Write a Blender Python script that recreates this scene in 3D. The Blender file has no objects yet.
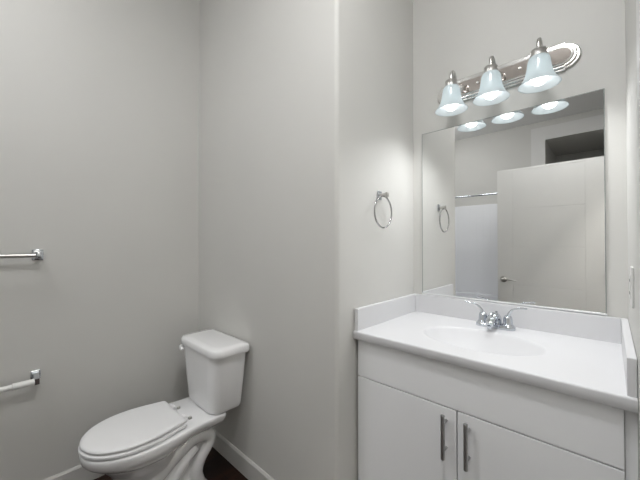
import bpy, bmesh, math
from mathutils import Vector, Matrix
S = bpy.context.scene
COL = S.collection
PI = math.pi

# ------------------------------------------------------------------ camera
cam_d = bpy.data.cameras.new('camera'); cam = bpy.data.objects.new('camera', cam_d); COL.objects.link(cam)
cam_d.sensor_width = 36; cam_d.lens = 36 * 308.5 / 640; cam_d.clip_start = 0.02
cam.location = (0, 0, 1.30)
cam.rotation_euler = (math.radians(90.61), 0, math.radians(43.3))
S.camera = cam

# ------------------------------------------------------------------ world / exposure / light levels
w = bpy.data.worlds.new('world'); S.world = w; w.use_nodes = True
w.node_tree.nodes['Background'].inputs[0].default_value = (0.9, 0.95, 1, 1)
w.node_tree.nodes['Background'].inputs[1].default_value = 0.3
S.view_settings.view_transform = 'Standard'; S.view_settings.look = 'None'
S.view_settings.gamma = 1; S.view_settings.use_curve_mapping = False
S.view_settings.exposure = 0.42
BULB = 2.0          # vanity bulbs
CEIL = 27.0           # flush ceiling light in the room
FILL_VANITY = 47.0  # unseen ceiling fill added to brighten the vanity end
FILL_TUB = 22.0        # unseen fill light added over the tub
FILL_TUB_POS = (-1.86, -1.2)
LAMP_W = 7.0         # watts of light each vanity lamp throws down through its open bell
FILL_HALL = 120.0           # unseen fill light added in the hallway
CEIL_POS = (-1.50, -0.5)
FILL_VANITY_POS = (-0.20, 0.28)

# ------------------------------------------------------------------ materials
def mat(name, col, rough=0.5, metal=0.0, spec=0.5, coat=0.0, emit=None, bump=None, noise=None):
    m = bpy.data.materials.new(name); m.use_nodes = True
    nt = m.node_tree; b = nt.nodes['Principled BSDF']
    b.inputs['Base Color'].default_value = (*col, 1)
    b.inputs['Roughness'].default_value = rough
    b.inputs['Metallic'].default_value = metal
    b.inputs['Specular IOR Level'].default_value = spec
    b.inputs['Coat Weight'].default_value = coat
    b.inputs['Coat Roughness'].default_value = 0.06
    if emit:
        b.inputs['Emission Color'].default_value = (*emit[0], 1)
        b.inputs['Emission Strength'].default_value = emit[1]
    tc = nt.nodes.new('ShaderNodeTexCoord')
    if bump:                                  # (scale, strength, distance)
        n = nt.nodes.new('ShaderNodeTexNoise'); n.inputs['Scale'].default_value = bump[0]; n.inputs['Detail'].default_value = 3
        bp = nt.nodes.new('ShaderNodeBump'); bp.inputs['Strength'].default_value = bump[1]; bp.inputs['Distance'].default_value = bump[2]
        nt.links.new(tc.outputs['Object'], n.inputs['Vector']); nt.links.new(n.outputs['Fac'], bp.inputs['Height'])
        nt.links.new(bp.outputs['Normal'], b.inputs['Normal'])
    if noise:                                 # (scale, amount): faint colour variation
        n = nt.nodes.new('ShaderNodeTexNoise'); n.inputs['Scale'].default_value = noise[0]; n.inputs['Detail'].default_value = 4
        r = nt.nodes.new('ShaderNodeValToRGB')
        k = noise[1]
        r.color_ramp.elements[0].position = 0.3; r.color_ramp.elements[1].position = 0.7
        r.color_ramp.elements[0].color = (*[c * (1 - k) for c in col], 1)
        r.color_ramp.elements[1].color = (*[min(1, c * (1 + k)) for c in col], 1)
        nt.links.new(tc.outputs['Object'], n.inputs['Vector']); nt.links.new(n.outputs['Fac'], r.inputs['Fac'])
        nt.links.new(r.outputs['Color'], b.inputs['Base Color'])
    return m

M = {}
M['wall'] = mat('greige_paint', (0.64, 0.633, 0.605), 0.55, bump=(160, 0.12, 0.002), noise=(2.5, 0.012))
M['ceiling'] = mat('ceiling_paint', (0.87, 0.87, 0.86), 0.8, bump=(120, 0.15, 0.002))
M['trim'] = mat('trim_paint', (0.74, 0.735, 0.72), 0.35, noise=(4, 0.01))
M['baseboard'] = mat('baseboard_paint', (0.655, 0.645, 0.62), 0.4, noise=(4, 0.01))
M['door'] = mat('door_paint', (0.76, 0.755, 0.735), 0.4, noise=(4, 0.01))
M['porcelain'] = mat('white_porcelain', (0.88, 0.88, 0.885), 0.12, coat=0.5, noise=(3, 0.005))
M['seat'] = mat('white_seat_plastic', (0.84, 0.84, 0.845), 0.28, noise=(3, 0.005))
M['counter'] = mat('white_cultured_marble', (0.72, 0.72, 0.732), 0.42, coat=0.0, noise=(6, 0.006))
M['cabinet'] = mat('white_thermofoil', (0.92, 0.925, 0.935), 0.32, noise=(5, 0.006))
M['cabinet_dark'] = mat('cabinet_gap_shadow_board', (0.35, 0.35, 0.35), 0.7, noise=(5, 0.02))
M['chrome'] = mat('chrome', (0.62, 0.65, 0.69), 0.06, 1.0, noise=(30, 0.01))
M['dark_chrome'] = mat('ring_chrome', (0.50, 0.50, 0.50), 0.12, 1.0, noise=(30, 0.01))
M['nickel'] = mat('brushed_nickel', (0.55, 0.54, 0.52), 0.28, 1.0, noise=(60, 0.03))
M['pull'] = mat('brushed_steel_pull', (0.50, 0.50, 0.50), 0.35, 1.0, noise=(80, 0.04))
M['satin'] = mat('satin_plate_metal', (0.78, 0.77, 0.75), 0.22, 1.0, noise=(40, 0.02))
M['plate_mirror'] = mat('polished_plate_metal', (0.72, 0.66, 0.62), 0.05, 1.0, noise=(40, 0.02))
M['mirror'] = mat('mirror_silver', (0.86, 0.865, 0.86), 0.004, 1.0, noise=(1, 0.002))
M['mirror_edge'] = mat('mirror_edge_glass', (0.30, 0.32, 0.31), 0.15, noise=(20, 0.02))
M['clear'] = mat('clear_channel', (0.85, 0.86, 0.86), 0.2, noise=(20, 0.01))
M['roller'] = mat('white_plastic_roller', (0.82, 0.82, 0.80), 0.4, noise=(20, 0.01))
M['switch'] = mat('white_device_plastic', (0.74, 0.74, 0.72), 0.35, noise=(20, 0.01))
M['slot'] = mat('dark_slot', (0.03, 0.03, 0.03), 0.5, noise=(20, 0.05))
M['acrylic'] = mat('white_acrylic', (0.80, 0.81, 0.84), 0.25, coat=0.3, noise=(5, 0.005))
M['bulb'] = mat('lit_bulb', (0.02, 0.02, 0.02), 0.5, emit=((1, 0.99, 0.97), BULB * 2))
m = M['bulb']; nt = m.node_tree; b_ = nt.nodes['Principled BSDF']; o_ = nt.nodes['Material Output']
tb_ = nt.nodes.new('ShaderNodeBsdfTransparent'); mb_ = nt.nodes.new('ShaderNodeMixShader'); mb_.inputs[0].default_value = 0.5
nt.links.new(b_.outputs[0], mb_.inputs[2]); nt.links.new(tb_.outputs[0], mb_.inputs[1]); nt.links.new(mb_.outputs[0], o_.inputs[0])
M['diffuser'] = mat('lit_diffuser', (1, 1, 1), 0.5, emit=((0.98, 0.985, 1.0), CEIL))
M['fill_diffuser_sink'] = mat('sink_fill_diffuser', (1, 1, 1), 0.5, emit=((0.98, 0.985, 1.0), FILL_VANITY))
M['fill_diffuser_tub'] = mat('tub_fill_diffuser', (1, 1, 1), 0.5, emit=((0.98, 0.985, 1.0), FILL_TUB))
M['fill_diffuser_hall'] = mat('hall_fill_diffuser', (1, 1, 1), 0.5, emit=((1, 0.97, 0.93), FILL_HALL))

# frosted glass shade
m = bpy.data.materials.new('frosted_glass'); m.use_nodes = True; nt = m.node_tree
for n in list(nt.nodes): nt.nodes.remove(n)
out = nt.nodes.new('ShaderNodeOutputMaterial'); tr = nt.nodes.new('ShaderNodeBsdfTranslucent'); df = nt.nodes.new('ShaderNodeBsdfDiffuse')
gl = nt.nodes.new('ShaderNodeBsdfGlossy'); m1 = nt.nodes.new('ShaderNodeMixShader'); m2 = nt.nodes.new('ShaderNodeMixShader')
tr.inputs[0].default_value = (0.62, 0.69, 0.71, 1); df.inputs[0].default_value = (0.80, 0.85, 0.87, 1)
gl.inputs['Roughness'].default_value = 0.15
m1.inputs[0].default_value = 0.55; m2.inputs[0].default_value = 0.06
nt.links.new(tr.outputs[0], m1.inputs[1]); nt.links.new(df.outputs[0], m1.inputs[2])
nt.links.new(m1.outputs[0], m2.inputs[1]); nt.links.new(gl.outputs[0], m2.inputs[2]); nt.links.new(m2.outputs[0], out.inputs[0])
M['shade'] = m

# dark wood plank floor
m = mat('dark_wood_planks', (0.03, 0.012, 0.009), 0.4, spec=0.3); nt = m.node_tree; b = nt.nodes['Principled BSDF']
tc = nt.nodes.new('ShaderNodeTexCoord'); mp = nt.nodes.new('ShaderNodeMapping'); mp.inputs['Rotation'].default_value = (0, 0, PI / 2)
br = nt.nodes.new('ShaderNodeTexBrick'); br.inputs['Scale'].default_value = 1.0
br.inputs['Brick Width'].default_value = 0.9; br.inputs['Row Height'].default_value = 0.125; br.inputs['Mortar Size'].default_value = 0.0015
br.inputs['Color1'].default_value = (0.040, 0.014, 0.008, 1); br.inputs['Color2'].default_value = (0.010, 0.0045, 0.0035, 1)
br.inputs['Mortar'].default_value = (0.004, 0.003, 0.003, 1)
mp2 = nt.nodes.new('ShaderNodeMapping'); mp2.inputs['Scale'].default_value = (60, 4, 4)
ns = nt.nodes.new('ShaderNodeTexNoise'); ns.inputs['Scale'].default_value = 1; ns.inputs['Detail'].default_value = 5
mx = nt.nodes.new('ShaderNodeMix'); mx.data_type = 'RGBA'; mx.blend_type = 'MULTIPLY'; mx.inputs[0].default_value = 0.8
L = nt.links.new
L(tc.outputs['Object'], mp.inputs['Vector']); L(mp.outputs['Vector'], br.inputs['Vector'])
L(tc.outputs['Object'], mp2.inputs['Vector']); L(mp2.outputs['Vector'], ns.inputs['Vector'])
cr = nt.nodes.new('ShaderNodeValToRGB'); cr.color_ramp.elements[0].color = (0.4, 0.4, 0.4, 1); cr.color_ramp.elements[1].color = (1.5, 1.4, 1.3, 1)
cr.color_ramp.elements[0].position = 0.3; cr.color_ramp.elements[1].position = 0.75
L(ns.outputs['Fac'], cr.inputs['Fac']); L(br.outputs['Color'], mx.inputs[6]); L(cr.outputs['Color'], mx.inputs[7]); L(mx.outputs[2], b.inputs['Base Color'])
M['floor'] = m

# tile-embossed acrylic surround
m = mat('embossed_surround', (0.92, 0.93, 0.95), 0.25, coat=0.2); nt = m.node_tree; b = nt.nodes['Principled BSDF']
tc = nt.nodes.new('ShaderNodeTexCoord'); mp = nt.nodes.new('ShaderNodeMapping'); mp.inputs['Rotation'].default_value = (PI / 2, 0, 0)
br = nt.nodes.new('ShaderNodeTexBrick'); br.offset = 0.0; br.inputs['Scale'].default_value = 1
br.inputs['Brick Width'].default_value = 0.10; br.inputs['Row Height'].default_value = 0.10; br.inputs['Mortar Size'].default_value = 0.002
br.inputs['Color1'].default_value = (1, 1, 1, 1); br.inputs['Color2'].default_value = (1, 1, 1, 1); br.inputs['Mortar'].default_value = (0, 0, 0, 1)
bp = nt.nodes.new('ShaderNodeBump'); bp.inputs['Strength'].default_value = 0.4; bp.inputs['Distance'].default_value = 0.002
nt.links.new(tc.outputs['Object'], mp.inputs['Vector']); nt.links.new(mp.outputs['Vector'], br.inputs['Vector'])
nt.links.new(br.outputs['Color'], bp.inputs['Height']); nt.links.new(bp.outputs['Normal'], b.inputs['Normal'])
M['surround'] = m

# ------------------------------------------------------------------ helpers
def obj(name, bm, m, parent=None, smooth=False, angle=None):
    bmesh.ops.recalc_face_normals(bm, faces=bm.faces)
    me = bpy.data.meshes.new(name); bm.to_mesh(me); bm.free()
    o = bpy.data.objects.new(name, me); COL.objects.link(o)
    me.materials.append(m if not isinstance(m, str) else M[m])
    if smooth:
        for p in me.polygons: p.use_smooth = True
        me.set_sharp_from_angle(angle=math.radians(angle or 40))
    if parent:
        o.parent = parent
        o.matrix_parent_inverse = Matrix.Translation(-parent.location) if False else Matrix()
        # parts are modelled in world coordinates: move them to the parent's frame
        me.transform(Matrix.Translation(-Vector(parent.matrix_basis.translation) - parent_off(parent)))
    return o
def parent_off(p):
    v = Vector((0, 0, 0)); q = p.parent
    while q: v += q.matrix_basis.translation; q = q.parent
    return v
def thing(name, label, cat, loc, group=None):
    o = bpy.data.objects.new(name, None); COL.objects.link(o); o.location = loc
    o.empty_display_size = 0.1
    o['label'] = label; o['category'] = cat
    if group: o['group'] = group
    return o
def struct(name, bm, m, parent=None, **k):
    o = obj(name, bm, m, parent, **k)
    if not parent: o['kind'] = 'structure'
    return o
def box(bm, x0, x1, y0, y1, z0, z1, bev=0, seg=2):
    b2 = bmesh.new(); bmesh.ops.create_cube(b2, size=1)
    for v in b2.verts:
        v.co = Vector(((x0 + x1) / 2 + v.co.x * (x1 - x0), (y0 + y1) / 2 + v.co.y * (y1 - y0), (z0 + z1) / 2 + v.co.z * (z1 - z0)))
    if bev: bmesh.ops.bevel(b2, geom=list(b2.edges), offset=bev, segments=seg, affect='EDGES', profile=0.5)
    merge(bm, b2)
    return bm
def merge(bm, b2):
    me = bpy.data.meshes.new('tmp'); b2.to_mesh(me); b2.free(); bm.from_mesh(me); bpy.data.meshes.remove(me)
def loft(bm, rings, cap0=True, cap1=True, closed=True):
    R = [[bm.verts.new(p) for p in r] for r in rings]
    n = len(R[0])
    for a, b in zip(R, R[1:]):
        for i in range(n if closed else n - 1):
            j = (i + 1) % n
            bm.faces.new((a[i], a[j], b[j], b[i]))
    if cap0: bm.faces.new(R[0][::-1])
    if cap1: bm.faces.new(R[-1])
    return bm
def lathe(bm, prof, c=(0, 0, 0), axis='Z', n=32, caps=False):
    """prof: (radius, height) pairs along axis"""
    rings = []
    for r, h in prof:
        ring = []
        for i in range(n):
            a = 2 * PI * i / n; x, y = max(r, 1e-5) * math.cos(a), max(r, 1e-5) * math.sin(a)
            p = {'Z': (x, y, h), 'Y': (x, h, y), 'X': (h, x, y)}[axis]
            ring.append(Vector(p) + Vector(c))
        rings.append(ring)
    return loft(bm, rings, caps, caps)
def tube(bm, pts, r, n=14, sq=1.0):
    pts = [Vector(p) for p in pts]; rs = r if isinstance(r, (list, tuple)) else [r] * len(pts)
    rings = []; up = None
    for i, p in enumerate(pts):
        t = (pts[min(i + 1, len(pts) - 1)] - pts[max(i - 1, 0)]).normalized()
        if up is None:
            up = Vector((0, 0, 1)) if abs(t.z) < 0.9 else Vector((1, 0, 0))
        s = t.cross(up).normalized(); up = s.cross(t).normalized()
        rings.append([p + s * math.cos(2 * PI * k / n) * rs[i] + up * math.sin(2 * PI * k / n) * rs[i] * sq for k in range(n)])
    return loft(bm, rings)
def spline(pts, k=8):
    """Catmull-Rom through points (any dimension)"""
    P = [Vector(p) for p in pts]; P = [2 * P[0] - P[1]] + P + [2 * P[-1] - P[-2]]; out = []
    for i in range(1, len(P) - 2):
        for s in range(k):
            t = s / k
            out.append(0.5 * ((2 * P[i]) + (P[i + 1] - P[i - 1]) * t + (2 * P[i - 1] - 5 * P[i] + 4 * P[i + 1] - P[i + 2]) * t * t + (3 * P[i] - P[i - 1] - 3 * P[i + 1] + P[i + 2]) * t ** 3))
    out.append(P[-2]); return out
def rrect(x0, x1, y0, y1, r, z, n=8):
    ring = []
    for cx, cy, a0 in ((x1 - r, y1 - r, 0), (x0 + r, y1 - r, PI / 2), (x0 + r, y0 + r, PI), (x1 - r, y0 + r, 1.5 * PI)):
        for i in range(n + 1):
            a = a0 + PI / 2 * i / n; ring.append((cx + r * math.cos(a), cy + r * math.sin(a), z))
    return ring
B = bmesh.new

# ------------------------------------------------------------------ dimensions
XA, YB, XC, YD, XE, YF, ZC = -2.09, 0.985, -0.83, 1.67, 0.047, -2.0, 3.02
HX = 1.25                       # far side of the hallway
DY0, DY1, DH = -0.165, 0.66, 2.045

# ------------------------------------------------------------------ structure
struct('floor', box(B(), XA - .12, HX + .1, YF - 1.3, YD + .12, -0.1, 0), 'floor')
struct('ceiling', box(B(), XA - .12, HX + .1, YF - 1.3, YD + .12, ZC, ZC + .1), 'ceiling')
struct('wall_left', box(B(), XA - .12, XA, YF - .12, YB, 0, ZC), 'wall')
# solid chase behind the toilet: back-left wall and the side of the vanity niche, bullnose corner
bm = B(); r = 0.02
ring = [(XA - .12, YB), (XC - r, YB)] + [(XC - r + r * math.sin(a), YB + r - r * math.cos(a)) for a in [PI / 2 * i / 6 for i in range(1, 7)]] + [(XC, YD + .12), (XA - .12, YD + .12)]
loft(bm, [[(x, y, 0) for x, y in ring], [(x, y, ZC) for x, y in ring]])
struct('wall_back_left', bm, 'wall', smooth=True, angle=30)
struct('wall_back', box(B(), XC, XE + .12, YD, YD + .12, 0, ZC), 'wall')
bm = B()
box(bm, XE, XE + .12, DY1, YD, 0, ZC); box(bm, XE, XE + .12, YF, DY0, 0, ZC); box(bm, XE, XE + .12, DY0, DY1, DH, ZC)
struct('wall_right', bm, 'wall')
# front wall (seen in the mirror) with a tall cased opening into a recess
OX0, OX1, OZ = -0.66, -0.03, 2.755
bm = B(); box(bm, XA, OX0, YF - .12, YF, 0, ZC); box(bm, OX1, XE + .12, YF - .12, YF, 0, ZC); box(bm, OX0, OX1, YF - .12, YF, OZ, ZC)
struct('wall_front', bm, 'wall')
bm = B(); box(bm, OX0 - .12, OX0, YF - 1.12, YF - .12, 0, OZ); box(bm, OX1, OX1 + .12, YF - 1.12, YF - .12, 0, OZ)
box(bm, OX0 - .12, OX1 + .12, YF - 1.24, YF - 1.12, 0, OZ); box(bm, OX0 - .12, OX1 + .12, YF - 1.24, YF - .12, OZ, ZC)
struct('wall_recess', bm, 'wall')
bm = B(); cw = .165; ch = .185
box(bm, OX0 - cw, OX0, YF, YF + .018, 0, OZ + ch, .002); box(bm, OX1, OX1 + .07, YF, YF + .018, 0, OZ + ch, .002); box(bm, OX0, OX1, YF, YF + .018, OZ, OZ + ch, .002)
struct('trim_1', bm, 'trim')
# wing wall at the end of the tub
WX = -1.04
struct('wall_wing', box(B(), WX, WX + .1, YF, -1.24, 0, 2.0, .004), 'wall')
# hallway beyond the doorway
struct('wall_hall', box(B(), HX, HX + .1, YF - .1, YD + .1, 0, ZC), 'wall')
bm = B(); box(bm, XE + .12, HX, YF - .1, YF, 0, ZC); box(bm, XE + .12, HX, YD, YD + .1, 0, ZC)
struct('wall_hall_end', bm, 'wall')
# baseboards
def basebd(name, x0, x1, y0, y1, ax):
    bm = B(); h = .108; t = .011
    if ax == 'B':      # runs along x, faces -y
        sec = [(y1, 0), (y1 - t, 0), (y1 - t, h - .012), (y1 - .004, h), (y1, h)]
        loft(bm, [[(x, y, z) for y, z in sec] for x in (x0, x1)])
    elif ax == 'A':    # runs along y, faces +x
        sec = [(x0, 0), (x0 + t, 0), (x0 + t, h - .012), (x0 + .004, h), (x0, h)]
        loft(bm, [[(x, y, z) for x, z in sec] for y in (y0, y1)])
    elif ax == 'E':
        sec = [(x1, 0), (x1 - t, 0), (x1 - t, h - .012), (x1 - .004, h), (x1, h)]
        loft(bm, [[(x, y, z) for x, z in sec] for y in (y0, y1)])
    elif ax == 'F':
        sec = [(y0, 0), (y0 + t, 0), (y0 + t, h - .012), (y0 + .004, h), (y0, h)]
        loft(bm, [[(x, y, z) for y, z in sec] for x in (x0, x1)])
    return struct(name, bm, 'baseboard')
basebd('baseboard_left', XA, 0, -1.24, YB, 'A')
basebd('baseboard_back_left', XA + .011, XC, 0, YB, 'B')
basebd('baseboard_niche', XC, 0, YB, 1.115, 'A')
basebd('baseboard_right', 0, XE, DY1 + .07, 1.115, 'E')
basebd('baseboard_front', WX + .1, OX0 - cw, YF, 0, 'F')

# doorway jamb + casing on the right wall
bm = B()
box(bm, XE - .002, XE + .122, DY0, DY0 + .016, 0, DH); box(bm, XE - .002, XE + .122, DY1 - .016, DY1, 0, DH); box(bm, XE - .002, XE + .122, DY0, DY1, DH - .016, DH)
for x0, x1 in ((XE - .014, XE), (XE + .12, XE + .134)):
    box(bm, x0, x1, DY1, DY1 + .06, 0, DH + .06, .002); box(bm, x0, x1, DY0 - .06, DY0, 0, DH + .06, .002); box(bm, x0, x1, DY0, DY1, DH, DH + .06, .002)
struct('trim_2', bm, 'trim')

# door leaf, swung into the room behind the camera
LX0, LX1, LY0, LY1 = -0.832, -0.022, -0.206, -0.170
bm = B(); zt = 2.03; zb = .012; g = .003
box(bm, LX0, LX1, LY0 + .002, LY1 - .002, zb, zt)
vs = [LX0, LX0 + .135, LX1 - .135, LX1]; hs = [zb, .152, .523, .894, 1.265, 1.637, 2.008, zt]
for side in (0, 1):
    y0, y1 = (LY1 - .003, LY1) if side == 0 else (LY0, LY0 + .003)
    box(bm, vs[0], vs[1] - g / 2, y0, y1, zb, zt, .0008, 1); box(bm, vs[2] + g / 2, vs[3], y0, y1, zb, zt, .0008, 1)
    for a, b in zip(hs, hs[1:]): box(bm, vs[1] + g / 2, vs[2] - g / 2, y0, y1, a + g / 2, b - g / 2, .0008, 1)
door = struct('door_1', bm, 'door')
bm = B(); hx, hz = LX0 + .055, .945
for sgn, yf in ((1, LY1), (-1, LY0)):
    lathe(bm, [(0, yf + sgn * .0), (.031, yf), (.031, yf + sgn * .008), (.02, yf + sgn * .014), (.011, yf + sgn * .016), (.011, yf + sgn * .045), (0, yf + sgn * .045)], (hx, 0, hz), 'Y', 24)
    tube(bm, spline([(hx - .008, yf + sgn * .045, hz), (hx + .03, yf + sgn * .046, hz + .003), (hx + .075, yf + sgn * .044, hz - .002), (hx + .11, yf + sgn * .038, hz - .006)], 5), [.010] * 6 + [.009] * 5 + [.007] * 5, 12, 0.8)
obj('door_handle', bm, 'nickel', door, smooth=True)
for z in (.25, 1.05, 1.85):
    bm = B(); tube(bm, [(LX1 + .006, LY1 + .006, z - .045), (LX1 + .006, LY1 + .006, z + .045)], .006, 12)
    box(bm, LX1 - .001, LX1 + .001, LY0 + .004, LY1, z - .044, z + .044)
    obj('door_hinge', bm, 'nickel', door, smooth=True)

# ------------------------------------------------------------------ room ceiling light and the added fill lights
def flush_light(loc, label, m, r=.16, name='ceiling_light'):
    t = thing(name, label, 'ceiling light', (*loc, ZC), 'flush ceiling lights')
    bm = B(); lathe(bm, [(0, ZC), (r + .015, ZC), (r + .015, ZC - .022), (r + .004, ZC - .028), (r + .004, ZC - .02), (0, ZC - .02)], (*loc, 0), 'Z', 40)
    obj('canopy', bm, 'nickel', t, smooth=True)
    bm = B(); lathe(bm, [(r, ZC - .021)] + [(r * math.cos(a), ZC - .024 - .06 * math.sin(a)) for a in [PI / 2 * i / 8 for i in range(9)]], (*loc, 0), 'Z', 40)
    obj('diffuser', bm, m, t, smooth=True, angle=80)
    return t
flush_light(CEIL_POS, 'round flush ceiling light over the open floor before the tub', 'diffuser')
flush_light(FILL_VANITY_POS, 'round fill light added on the ceiling in front of the vanity', 'fill_diffuser_sink')
flush_light(FILL_TUB_POS, 'small round fill light added on the ceiling over the tub', 'fill_diffuser_tub', r=.11)
flush_light((0.72, 0.25), 'round fill light added in the hallway outside the door', 'fill_diffuser_hall')

# ------------------------------------------------------------------ vanity cabinet
CX0, CX1, CY0, CY1 = -0.818, 0.022, 1.113, 1.668
van = thing('vanity_cabinet', 'white two-door bathroom vanity cabinet with bar pulls under the sink top', 'cabinet', ((CX0 + CX1) / 2, (CY0 + CY1) / 2, 0))
bm = B(); t = .016; zt = .879
box(bm, CX0, CX0 + t, CY0 + .02, CY1, 0, zt); box(bm, CX1 - t, CX1, CY0 + .02, CY1, 0, zt)
box(bm, CX0 + t, CX1 - t, CY0 + .02, CY1, .10, .116); box(bm, CX0 + t, CX1 - t, CY1 - .006, CY1, .116, zt)
box(bm, CX0 + t, CX1 - t, CY0 + .07, CY0 + .086, 0, .10)
box(bm, CX0 + t, CX1 - t, CY0 + .02, CY0 + .036, .69, .74); box(bm, CX0 + t, CX1 - t, CY0 + .02, CY0 + .036, .84, zt)
box(bm, -.426, -.366, CY0 + .02, CY0 + .036, .116, .69)
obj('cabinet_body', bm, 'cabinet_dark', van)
obj('filler_strip', box(B(), CX1 + .0015, XE - .0005, CY0 + .012, CY0 + .03, 0, zt - .0005), 'cabinet', van)
obj('drawer_front', box(B(), CX0, CX1, CY0, CY0 + .018, .7185, .873, .0015), 'cabinet', van)
for x0, x1, hx, lab in ((CX0, -.3965, -.431, 'left'), (-.3925, CX1, -.355, 'right')):
    d = obj('door', box(B(), x0, x1, CY0, CY0 + .018, .105, .7145, .0015), 'cabinet', van)
    bm = B()
    tube(bm, [(hx, CY0 - .033, .548), (hx, CY0 - .033, .5485), (hx, CY0 - .033, .7), (hx, CY0 - .033, .7005)], [.006, .007, .007, .006], 18)
    for z in (.575, .671): tube(bm, [(hx, CY0 + .001, z), (hx, CY0 - .033, z)], .0048, 12)
    h = obj('handle', bm, 'pull', d, smooth=True); h['label'] = 'brushed steel bar pull'

# ------------------------------------------------------------------ vanity top with integral oval basin
top = thing('countertop', 'glossy white one-piece vanity top with oval basin and low splashes', 'countertop', (-.39, 1.38, .88))
TX0, TX1, TY0, TY1, TZ = XC + .002, XE - .001, 1.092, 1.668, .915
bm = B()
bcx, bcy, ba, bb, bd = -.388, 1.342, .218, .152, .125
def zt_(x, y):
    q = math.hypot((x - bcx) / ba, (y - bcy) / bb)
    return TZ if q >= 1 else TZ - bd * (1 - q * q) ** 1.0
nx, ny = 150, 110; r = .006
xs = [TX0 + (TX1 - TX0) * i / nx for i in range(nx + 1)]; ys = [TY0 + r + (TY1 - TY0 - r) * j / ny for j in range(ny + 1)]
V = [[bm.verts.new((x, y, zt_(x, y))) for x in xs] for y in ys]
for j in range(ny):
    for i in range(nx): bm.faces.new((V[j][i], V[j][i + 1], V[j + 1][i + 1], V[j + 1][i]))
prev = V[0]
edge = [(TY0 + r - r * math.sin(a), TZ - r + r * math.cos(a)) for a in (PI / 8, PI / 4, 3 * PI / 8, PI / 2)] + [(TY0, TZ - .033), (TY0 + .002, TZ - .035), (TY0 + .06, TZ - .035)]
for y, z in edge:
    row = [bm.verts.new((x, y, z)) for x in xs]
    for i in range(nx): bm.faces.new((prev[i], row[i], row[i + 1], prev[i + 1]))
    prev = row
# left and right end caps
for i in (0, nx):
    x = xs[i]; box(bm, x if i == 0 else x - .001, x + .001 if i == 0 else x, TY0 + .004, TY1, TZ - .035, TZ - .0005)
# underside shell of the basin
def under(x, y): return min(zt_(x, y) - .012, TZ - .035)
ux = [bcx + (-.27 + .54 * i / 40) for i in range(41)]; uy = [bcy + (-.2 + .4 * j / 30) for j in range(31)]
U_ = [[bm.verts.new((x, y, under(x, y))) for x in ux] for y in uy]
for j in range(30):
    for i in range(40): bm.faces.new((U_[j][i], U_[j + 1][i], U_[j + 1][i + 1], U_[j][i + 1]))
me_top = bm
o = bpy.data.meshes.new('basin_slab'); bm.to_mesh(o); bm.free()
slab = bpy.data.objects.new('basin_slab', o); COL.objects.link(slab); o.materials.append(M['counter'])
for p in o.polygons: p.use_smooth = True
o.set_sharp_from_angle(angle=math.radians(50)); o.transform(Matrix.Translation(-Vector(top.location))); slab.parent = top
obj('back_splash', box(B(), TX0 + .019, TX1 - .019, TY1 - .019, TY1, TZ - .002, 1.012, .002), 'counter', top)
obj('side_splash', box(B(), TX0, TX0 + .019, TY0 + .008, TY1, TZ - .002, 1.012, .002), 'counter', top)
obj('side_splash', box(B(), TX1 - .019, TX1, TY0 + .008, TY1, TZ - .002, 1.012, .002), 'counter', top)
bm = B(); dz = TZ - bd
lathe(bm, [(0, dz + .010), (.012, dz + .009), (.019, dz + .005), (.019, dz + .003), (.03, dz + .004), (.033, dz + .001), (.033, dz - .004)], (bcx, bcy, 0), 'Z', 28)
obj('drain', bm, 'chrome', top, smooth=True)

# ------------------------------------------------------------------ faucet
fx, fy, fz = -.388, 1.582, TZ + .0005
fa = thing('faucet', 'chrome two-handle centerset faucet behind the oval basin', 'faucet', (fx, fy, fz))
bm = B()
def stad(hw, hd, z, n=10):
    ring = []
    for s, a0 in ((1, -PI / 2), (-1, PI / 2)):
        for i in range(n + 1):
            a = a0 + PI * i / n; ring.append((fx + s * (hw - hd) + hd * math.cos(a), fy + hd * math.sin(a), z))
    return ring
loft(bm, [stad(.080, .027, fz), stad(.081, .028, fz + .002), stad(.080, .027, fz + .012), stad(.076, .023, fz + .017)])
obj('base_plate', bm, 'chrome', fa, smooth=True)
for s in (-1, 1):
    bm = B(); cx = fx + s * .051
    lathe(bm, [(.024, fz + .012), (.0235, fz + .02), (.020, fz + .024), (.019, fz + .026), (.0175, fz + .05), (.015, fz + .058), (.008, fz + .063), (0, fz + .064)], (cx, fy, 0), 'Z', 28)
    P = spline([(cx + s * .000, fy, fz + .052), (cx + s * .007, fy - .002, fz + .074), (cx + s * .022, fy - .005, fz + .092), (cx + s * .045, fy - .010, fz + .101), (cx + s * .075, fy - .016, fz + .104)], 5)
    k = len(P); tube(bm, P, [.014 - .0085 * min(1, i / (k * .55)) for i in range(k)], 12, .62)
    obj('handle', bm, 'chrome', fa, smooth=True)
bm = B()
P = spline([(fx, fy + .012, fz + .006), (fx, fy + .004, fz + .040), (fx, fy - .020, fz + .056), (fx, fy - .055, fz + .050), (fx, fy - .085, fz + .036), (fx, fy - .100, fz + .027)], 5)
rings = []
for i, p in enumerate(P):
    u = i / (len(P) - 1); t = (P[min(i + 1, len(P) - 1)] - P[max(i - 1, 0)]).normalized(); nrm = Vector((1, 0, 0)).cross(t).normalized()
    wd = .026 - .011 * u; hh = .020 - .009 * u
    rings.append([p + Vector((1, 0, 0)) * wd * math.copysign(abs(math.cos(a)) ** .7, math.cos(a)) + nrm * hh * math.copysign(abs(math.sin(a)) ** .7, math.sin(a)) for a in [2 * PI * q / 20 for q in range(20)]])
loft(bm, rings)
lathe(bm, [(.009, fz + .012), (.009, fz + .024)], (fx, fy - .094, 0), 'Z', 16, True)
obj('spout', bm, 'chrome', fa, smooth=True)
bm = B(); tube(bm, [(fx, fy + .022, fz + .012), (fx, fy + .022, fz + .062)], .0025, 10)
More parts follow.
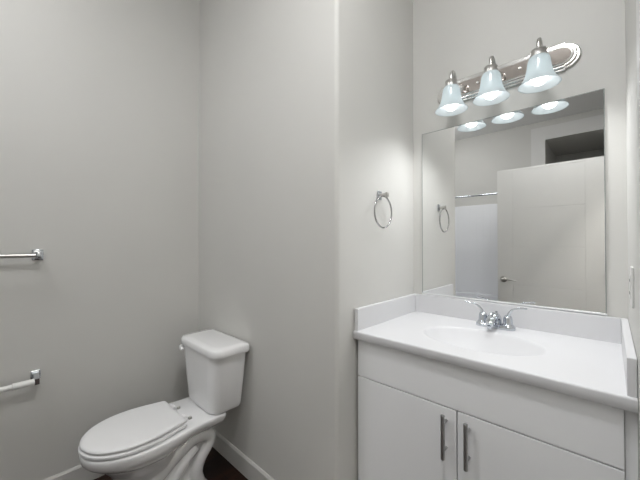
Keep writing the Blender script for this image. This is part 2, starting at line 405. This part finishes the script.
lathe(bm, [(0, fz + .072), (.005, fz + .070), (.0058, fz + .065), (.004, fz + .061), (0, fz + .06)], (fx, fy + .022, 0), 'Z', 16)
obj('lift_rod', bm, 'chrome', fa, smooth=True)

# ------------------------------------------------------------------ wall mirror
mi = thing('wall_mirror', 'large frameless rectangular mirror on the wall above the sink', 'mirror', (-.392, YD, 1.0165))
mx0, mx1, mz0, mz1 = -.775, -.0135, 1.0165, 1.917
bm = B(); box(bm, mx0 + .003, mx1 - .003, YD - .0062, YD - .0055, mz0 + .003, mz1 - .003)
obj('mirror_glass', bm, 'mirror', mi)
bm = B()
b2 = bmesh.new(); bmesh.ops.create_cube(b2, size=1)
for v in b2.verts: v.co = Vector(((mx0 + mx1) / 2 + v.co.x * (mx1 - mx0), YD - .0031 + v.co.y * .0052, (mz0 + mz1) / 2 + v.co.z * (mz1 - mz0)))
merge(bm, b2)
obj('mirror_edge', bm, 'mirror_edge', mi)
bm = B(); box(bm, mx0, mx1 + .002, YD - .0105, YD - .0005, mz0 - .0045, mz0 - .0005); box(bm, mx0, mx1 + .002, YD - .0105, YD - .0075, mz0 - .0045, mz0 + .006, .001)
obj('bottom_channel', bm, 'clear', mi)

# ------------------------------------------------------------------ vanity light bar
LXc, LZc = -.383, 2.093
vl = thing('vanity_light', 'three-light vanity bar with frosted bell shades above the mirror', 'wall light', (LXc, YD, LZc))
def plate_outline(hw, hh, notch, y, n=12):
    """stadium ends behind a straight bar with a small square step"""
    pts = []
    re = hh * 0.86
    def half(s):
        q = []
        q.append((s * (hw - re - notch), -hh)); q.append((s * (hw - re), -hh)); q.append((s * (hw - re), -re))
        for i in range(1, n): 
            a = -PI / 2 + PI * i / n; q.append((s * (hw - re + re * math.cos(a)), re * math.sin(a)))
        q.append((s * (hw - re), re)); q.append((s * (hw - re), hh)); q.append((s * (hw - re - notch), hh))
        return q
    a = half(1); b = half(-1)[::-1]
    return [(LXc + x, y, LZc + z) for x, z in a + b]
bm = B()
ys_ = [(.300, .060, 0), (.300, .060, .010), (.296, .056, .0125), (.290, .050, .0125), (.289, .049, .019), (.285, .045, .021), (.279, .039, .021), (.277, .037, .0275), (.272, .033, .029)]
loft(bm, [plate_outline(a, b, .02, YD - .0005 - d) for a, b, d in ys_], True, True)
obj('backplate', bm, 'satin', vl, smooth=True, angle=25)
bm = B(); loft(bm, [plate_outline(.270, .031, .02, YD - .0295), plate_outline(.269, .030, .02, YD - .0315)])
pm = obj('polished_panel', bm, 'plate_mirror', vl); pm['label'] = 'polished flat centre panel'
for x in (LXc - .088, LXc + .088):
    bm = B(); lathe(bm, [(0, -.0095), (.004, -.009), (.0065, -.006), (.0065, 0)], (x, YD - .0315, LZc), 'Y', 16)
    obj('screw_cap', bm, 'satin', vl, smooth=True)
SY = 1.515
for lx in (-.556, -.383, -.207):
    bm = B()
    P = spline([(lx, YD - .031, LZc - .002), (lx, YD - .06, LZc - .004), (lx, SY + .060, LZc + .004), (lx, SY + .048, LZc + .030), (lx, SY + .024, LZc + .045), (lx, SY + .004, LZc + .030), (lx, SY, LZc - .004)], 6)
    tube(bm, P, .0078, 14)
    lathe(bm, [(0, -.012), (.014, -.012), (.02, -.004), (.022, 0)], (lx, YD - .0315, LZc - .002), 'Y', 20)
    obj('arm', bm, 'nickel', vl, smooth=True)
    bm = B(); lathe(bm, [(0, 2.094), (.012, 2.094), (.020, 2.089), (.026, 2.086), (.027, 2.082), (.0255, 2.08), (.0255, 2.066), (.030, 2.064), (.030, 2.052), (.027, 2.051), (0, 2.051)], (lx, SY, 0), 'Z', 28)
    obj('socket', bm, 'nickel', vl, smooth=True)
    bm = B()
    pr = [(.028, 2.058), (.034, 2.052), (.0385, 2.040), (.041, 2.022), (.044, 2.002), (.049, 1.982), (.057, 1.964), (.067, 1.950), (.073, 1.942)]
    pr = [tuple(v) for v in spline([Vector((a, b, 0)) for a, b in pr], 3)]; pr = [(a, b) for a, b, _ in pr]
    pr += [(a - .003, b + .0006) for a, b in pr[::-1]]
    lathe(bm, pr, (lx, SY, 0), 'Z', 48)
    sh = obj('lamp_shade', bm, 'shade', vl, smooth=True, angle=60)
    bm = B(); lathe(bm, [(.012, 2.048), (.013, 2.02), (.018, 2.005)] + [(.031 * math.sin(a), 1.972 - .031 * math.cos(a)) for a in [PI * (.80 - .80 * i / 12) for i in range(13)]], (lx, SY, 0), 'Z', 28)
    obj('bulb', bm, 'bulb', sh, smooth=True, angle=80)
    ld = bpy.data.lights.new('lamp_light', 'SPOT'); ld.energy = LAMP_W; ld.spot_size = math.radians(144); ld.spot_blend = 0.7
    ld.shadow_soft_size = 0.016; ld.color = (0.97, 0.985, 1)
    lo = bpy.data.objects.new('lamp_light', ld); COL.objects.link(lo); lo.parent = sh; lo.location = (lx - LXc, SY - YD, 1.965 - LZc)

# ------------------------------------------------------------------ towel ring
tr_ = thing('towel_ring', 'round chrome towel ring on the niche wall left of the mirror', 'towel ring', (XC, 1.303, 1.535))
bm = B(); y, z = 1.303, 1.535
box(bm, XC, XC + .008, y - .017, y + .017, z - .022, z + .022, .003)
obj('wall_plate', bm, 'chrome', tr_, smooth=True)
bm = B(); box(bm, XC + .006, XC + .046, y - .008, y + .008, z - .008, z + .008, .003); box(bm, XC + .040, XC + .052, y - .011, y + .011, z - .013, z + .011, .003)
obj('post', bm, 'nickel', tr_, smooth=True)
bm = B(); rr = .076; cz = z - .010 - rr + .002
P = [(XC + .034 , y - .014 + rr * math.sin(a), cz + rr * math.cos(a)) for a in [2 * PI * i / 64 for i in range(64)]]
rings = []
for i, p in enumerate(P):
    a = 2 * PI * i / 64; rad = Vector((0, math.sin(a), math.cos(a)))
    rings.append([Vector(p) + rad * .0042 * math.cos(b) + Vector((1, 0, 0)) * .0042 * math.sin(b) for b in [2 * PI * k / 12 for k in range(12)]])
loft(bm, rings + [rings[0]], False, False); bmesh.ops.remove_doubles(bm, verts=bm.verts, dist=1e-6)
obj('ring', bm, 'dark_chrome', tr_, smooth=True, angle=80)

# ------------------------------------------------------------------ towel bar and paper holder on the left wall
tb = thing('towel_bar', 'slim chrome towel bar on the left wall, the upper of the two rails', 'towel bar', (XA, -.15, 1.25))
for y in (.155, -.455):
    bm = B(); box(bm, XA, XA + .008, y - .022, y + .022, 1.243 - .026, 1.243 + .026, .003)
    box(bm, XA + .006, XA + .075, y - .011, y + .011, 1.243 - .015, 1.243 + .015, .004)
    obj('post', bm, 'chrome', tb, smooth=True)
obj('bar', tube(B(), [(XA + .060, -.45, 1.241), (XA + .060, .15, 1.241)], .0105, 16), 'nickel', tb, smooth=True)
tp = thing('toilet_paper_holder', 'empty toilet paper holder with white roller low on the left wall', 'paper holder', (XA, .07, .65))
for y in (.152, -.004):
    bm = B(); box(bm, XA, XA + .008, y - .019, y + .019, .648 - .022, .648 + .022, .003)
    loft(bm, [[(XA + .006, y - .013, .662), (XA + .006, y + .013, .662), (XA + .006, y + .013, .632), (XA + .006, y - .013, .632)],
              [(XA + .062, y - .010, .655), (XA + .062, y + .010, .655), (XA + .062, y + .010, .618), (XA + .062, y - .010, .618)],
              [(XA + .078, y - .009, .648), (XA + .078, y + .009, .648), (XA + .078, y + .009, .620), (XA + .078, y - .009, .620)]])
    obj('post', bm, 'chrome', tp)
bm = B(); X = XA + .066
tube(bm, [(X, .004, .633), (X, .0665, .633)], .0115, 20); tube(bm, [(X, .066, .633), (X, .068, .633), (X, .144, .633)], [.012, .0155, .0155], 20)
ro = obj('roller', bm, 'roller', tp, smooth=True); ro['label'] = 'white spring roller'

# ------------------------------------------------------------------ outlet on the right wall
ot = thing('outlet', 'white wall outlet above the counter on the right wall', 'outlet', (XE, 1.265, 1.175))
obj('cover_plate', box(B(), XE - .006, XE, 1.265 - .036, 1.265 + .036, 1.175 - .058, 1.175 + .058, .003), 'switch', ot)
bm = B(); box(bm, XE - .008, XE - .005, 1.265 - .0165, 1.265 + .0165, 1.175 - .0335, 1.175 + .0335, .001)
ins = obj('receptacle', bm, 'switch', ot)
for z in (1.175 - .018, 1.175 + .018):
    for d in (-.006, .006):
        bm = B(); box(bm, XE - .0084, XE - .0079, 1.265 + d - .0008, 1.265 + d + .0008, z - .004, z + .004)
        obj('slot', bm, 'slot', ins)

# ------------------------------------------------------------------ toilet
TC, TW = -1.660, .978       # centre x, back y ; t = distance forward of the back
to = thing('toilet', 'white two-piece elongated toilet with closed lid in the corner', 'toilet', (TC, .6, 0))
def smooth01(u): u = max(0, min(1, u)); return u * u * (3 - 2 * u)
def egg(t0, t1, W, wd, z, tb=None, n=28, rb=.03, tm=None, tdeck=.25):
    """outline: rear deck half width wd, bowl half width W, front rounded. returns a ring"""
    tm = tm if tm is not None else t1 - .235
    side = []
    for i in range(n + 1):
        u = i / n; t = t0 + (t1 - t0) * (1 - math.cos(PI * u)) / 2
        if t > tm: wv = W * max(0, 1 - ((t - tm) / (t1 - tm)) ** 2.15) ** .5
        else: wv = wd + (W - wd) * smooth01((t - tdeck) / max(1e-3, (tm - tdeck)))
        if t - t0 < rb: 
            q = 1 - (t - t0) / rb; wv -= rb * (1 - math.sqrt(max(0, 1 - q * q)))
        side.append((wv, t))
    ring = [(TC + a, TW - t, z) for a, t in side] + [(TC - a, TW - t, z) for a, t in side[::-1][1:]]
    return ring
bm = B()
loft(bm, [egg(.165, .555, .108, .098, .0, tm=.40), egg(.165, .553, .107, .097, .012, tm=.40), egg(.185, .540, .090, .075, .035, tm=.38),
          egg(.19, .545, .080, .055, .11, tm=.38), egg(.18, .575, .090, .045, .18, tm=.40), egg(.15, .61, .122, .045, .25, tm=.42),
          egg(.13, .650, .150, .06, .30, tm=.45), egg(.12, .665, .155, .08, .325, tm=.45)])
# trapway on both sides, foot rail
for s in (-1, 1):
    tube(bm, spline([(TC + s * .050, TW - .52, .13), (TC + s * .072, TW - .44, .18), (TC + s * .082, TW - .35, .250), (TC + s * .076, TW - .26, .290), (TC + s * .064, TW - .175, .272),
                     (TC + s * .058, TW - .168, .225), (TC + s * .056, TW - .215, .155), (TC + s * .054, TW - .232, .09), (TC + s * .052, TW - .215, .02)], 6), .036, 18)
    tube(bm, spline([(TC + s * .070, TW - .52, .030), (TC + s * .082, TW - .45, .065), (TC + s * .088, TW - .37, .130), (TC + s * .084, TW - .31, .195), (TC + s * .068, TW - .24, .235)], 6), .026, 16)
ped = obj('pedestal', bm, 'porcelain', to, smooth=True, angle=180)
rm = ped.modifiers.new('remesh', 'REMESH'); rm.mode = 'VOXEL'; rm.voxel_size = .0045; rm.use_smooth_shade = True
sm = ped.modifiers.new('smooth', 'SMOOTH'); sm.factor = .6; sm.iterations = 4
bm = B()
E_ = lambda t0, t1, W, wd, z, rb=.012: egg(t0, t1, W, wd, z, rb=rb, tm=.455, tdeck=.22)
loft(bm, [E_(.17, .640, .146, .085, .300), E_(.15, .676, .166, .105, .320), E_(.13, .700, .181, .130, .338), E_(.118, .713, .190, .150, .354), E_(.112, .717, .193, .161, .378),
          E_(.112, .717, .193, .162, .388), E_(.114, .715, .191, .160, .3935), E_(.118, .711, .187, .156, .395)])
rim = obj('rim', bm, 'porcelain', to, smooth=True, angle=50)
# seat ring and lid
def seatring(t0, t1, W, wd, z): return egg(t0, t1, W, wd, z, rb=.008, tm=.50, tdeck=.22)
bm = B(); o_ = [(.007, .3985), (.001, .402), (0, .407), (.001, .412), (.006, .415)]
loft(bm, [seatring(.316 + d, .720 - d, .179 - d, .130 - d, z) for d, z in o_])
obj('seat', bm, 'seat', to, smooth=True, angle=45)
bm = B(); o_ = [(.012, .4175), (.004, .419), (.001, .421), (0, .425), (.001, .430), (.004, .4335), (.011, .436), (.026, .4375), (.06, .438)]
loft(bm, [seatring(.316 + d, .716 - d, .173 - d, .123 - d, z) for d, z in o_])
obj('lid', bm, 'seat', to, smooth=True, angle=45)
for s in (-1, 1):
    bm = B(); box(bm, TC + s * .072 - .016, TC + s * .072 + .016, TW - .322, TW - .292, .394, .422, .005)
    tube(bm, [(TC + s * .072 - .022, TW - .303, .414), (TC + s * .072 + .022, TW - .303, .414)], .008, 14)
    obj('hinge', bm, 'seat', to, smooth=True)
for s in (-1, 1):
    bm = B(); lathe(bm, [(0, .406), (.006, .406), (.009, .403), (.010, .394)], (TC + s * .072, TW - .272, 0), 'Z', 18)
    o = obj('bolt_cap', bm, 'nickel', to, smooth=True)
# tank
bm = B(); KC = TC - .003
def tank(hw, t0, t1, z, r, bow=.008):
    r1 = .075 * r / .036; ring = []
    x0, x1, y0, y1 = KC - hw, KC + hw, TW - t1, TW - t0
    for cx, cy, a0, rr_ in ((x1 - .02, y1 - .02, 0, .02), (x0 + .02, y1 - .02, PI / 2, .02), (x0 + r1, y0 + r1 * .7, PI, r1), (x1 - r1, y0 + r1 * .7, 1.5 * PI, r1)):
        for i in range(9):
            a = a0 + PI / 2 * i / 8; k = .7 if rr_ == r1 else 1
            ring.append((cx + rr_ * math.cos(a), cy + k * rr_ * math.sin(a), z))
    out = []
    for x, y, zz in ring:
        if y < (y0 + y1) / 2: y -= bow * (1 - ((x - KC) / hw) ** 2)
        out.append((x, y, zz))
    return out
loft(bm, [tank(.155, .03, .175, .3965, .03), tank(.162, .024, .186, .403, .03), tank(.168, .020, .190, .42, .032), tank(.188, .014, .200, .58, .034), tank(.203, .012, .205, .712, .034)])
obj('tank', bm, 'porcelain', to, smooth=True, angle=45)
bm = B()
loft(bm, [tank(.213, .006, .208, .709, .034), tank(.221, .003, .213, .712, .034), tank(.224, .002, .215, .722, .034), tank(.221, .003, .214, .744, .034), tank(.215, .007, .208, .751, .034), tank(.18, .03, .17, .7545, .03)])
obj('tank_lid', bm, 'porcelain', to, smooth=True, angle=45)
bm = B(); lx, ly, lz = KC - .178, TW - .195, .690
lathe(bm, [(0, -.030), (.012, -.029), (.016, -.022), (.015, -.012), (.009, -.008), (.009, .01)], (lx, ly + .002, lz), 'Y', 20)
tube(bm, spline([(lx, ly - .014, lz), (lx + .014, ly - .020, lz - .002), (lx + .03, ly - .023, lz - .006)], 5), [.010] * 5 + [.009] * 5 + [.007], 12, .8)
lv = obj('flush_lever', bm, 'seat', to, smooth=True)

# ------------------------------------------------------------------ tub, surround and rod (seen in the mirror)
tub = thing('bathtub', 'white bathtub with embossed surround opposite the sink', 'bathtub', ((XA + WX) / 2, -1.63, 0))
bm = B(); ty0, ty1, h = YF + .002, -1.27, .50; x0, x1 = XA + .001, WX - .001
loft(bm, [rrect(x0, x1, ty0, ty1, .004, 0), rrect(x0, x1, ty0, ty1, .004, h - .01), rrect(x0 + .004, x1 - .004, ty0 + .004, ty1 - .004, .004, h),
          rrect(x0 + .07, x1 - .07, ty0 + .06, ty1 - .07, .08, h), rrect(x0 + .08, x1 - .08, ty0 + .07, ty1 - .08, .09, h - .02), rrect(x0 + .12, x1 - .13, ty0 + .11, ty1 - .11, .1, .12), rrect(x0 + .2, x1 - .2, ty0 + .17, ty1 - .17, .08, .10)], True, True)
obj('tub_shell', bm, 'acrylic', tub, smooth=True, angle=40)
bm = B(); box(bm, x0, x1, ty0 - .001, ty0 + .014, h - .002, 1.91, .003); box(bm, x0, x0 + .014, ty0 + .014, ty1, h - .002, 1.91, .003); box(bm, x1 - .014, x1, ty0 + .014, ty1, h - .002, 1.91, .003)
obj('surround', bm, 'surround', tub)
sr = thing('shower_rod', 'straight chrome shower rod above the tub', 'shower rod', (XA, -1.29, 1.965))
bm = B(); tube(bm, [(XA + .002, -1.29, 1.965), (WX - .002, -1.29, 1.965)], .0125, 18); obj('rod', bm, 'chrome', sr, smooth=True)
for xx, s in ((XA + .001, 1), (WX - .001, -1)):
    bm = B(); lathe(bm, [(0, 0), (.03, 0), (.03, s * .006), (.02, s * .018), (.0135, s * .02)], (xx, -1.29, 1.965), 'X', 20); obj('flange', bm, 'chrome', sr, smooth=True)
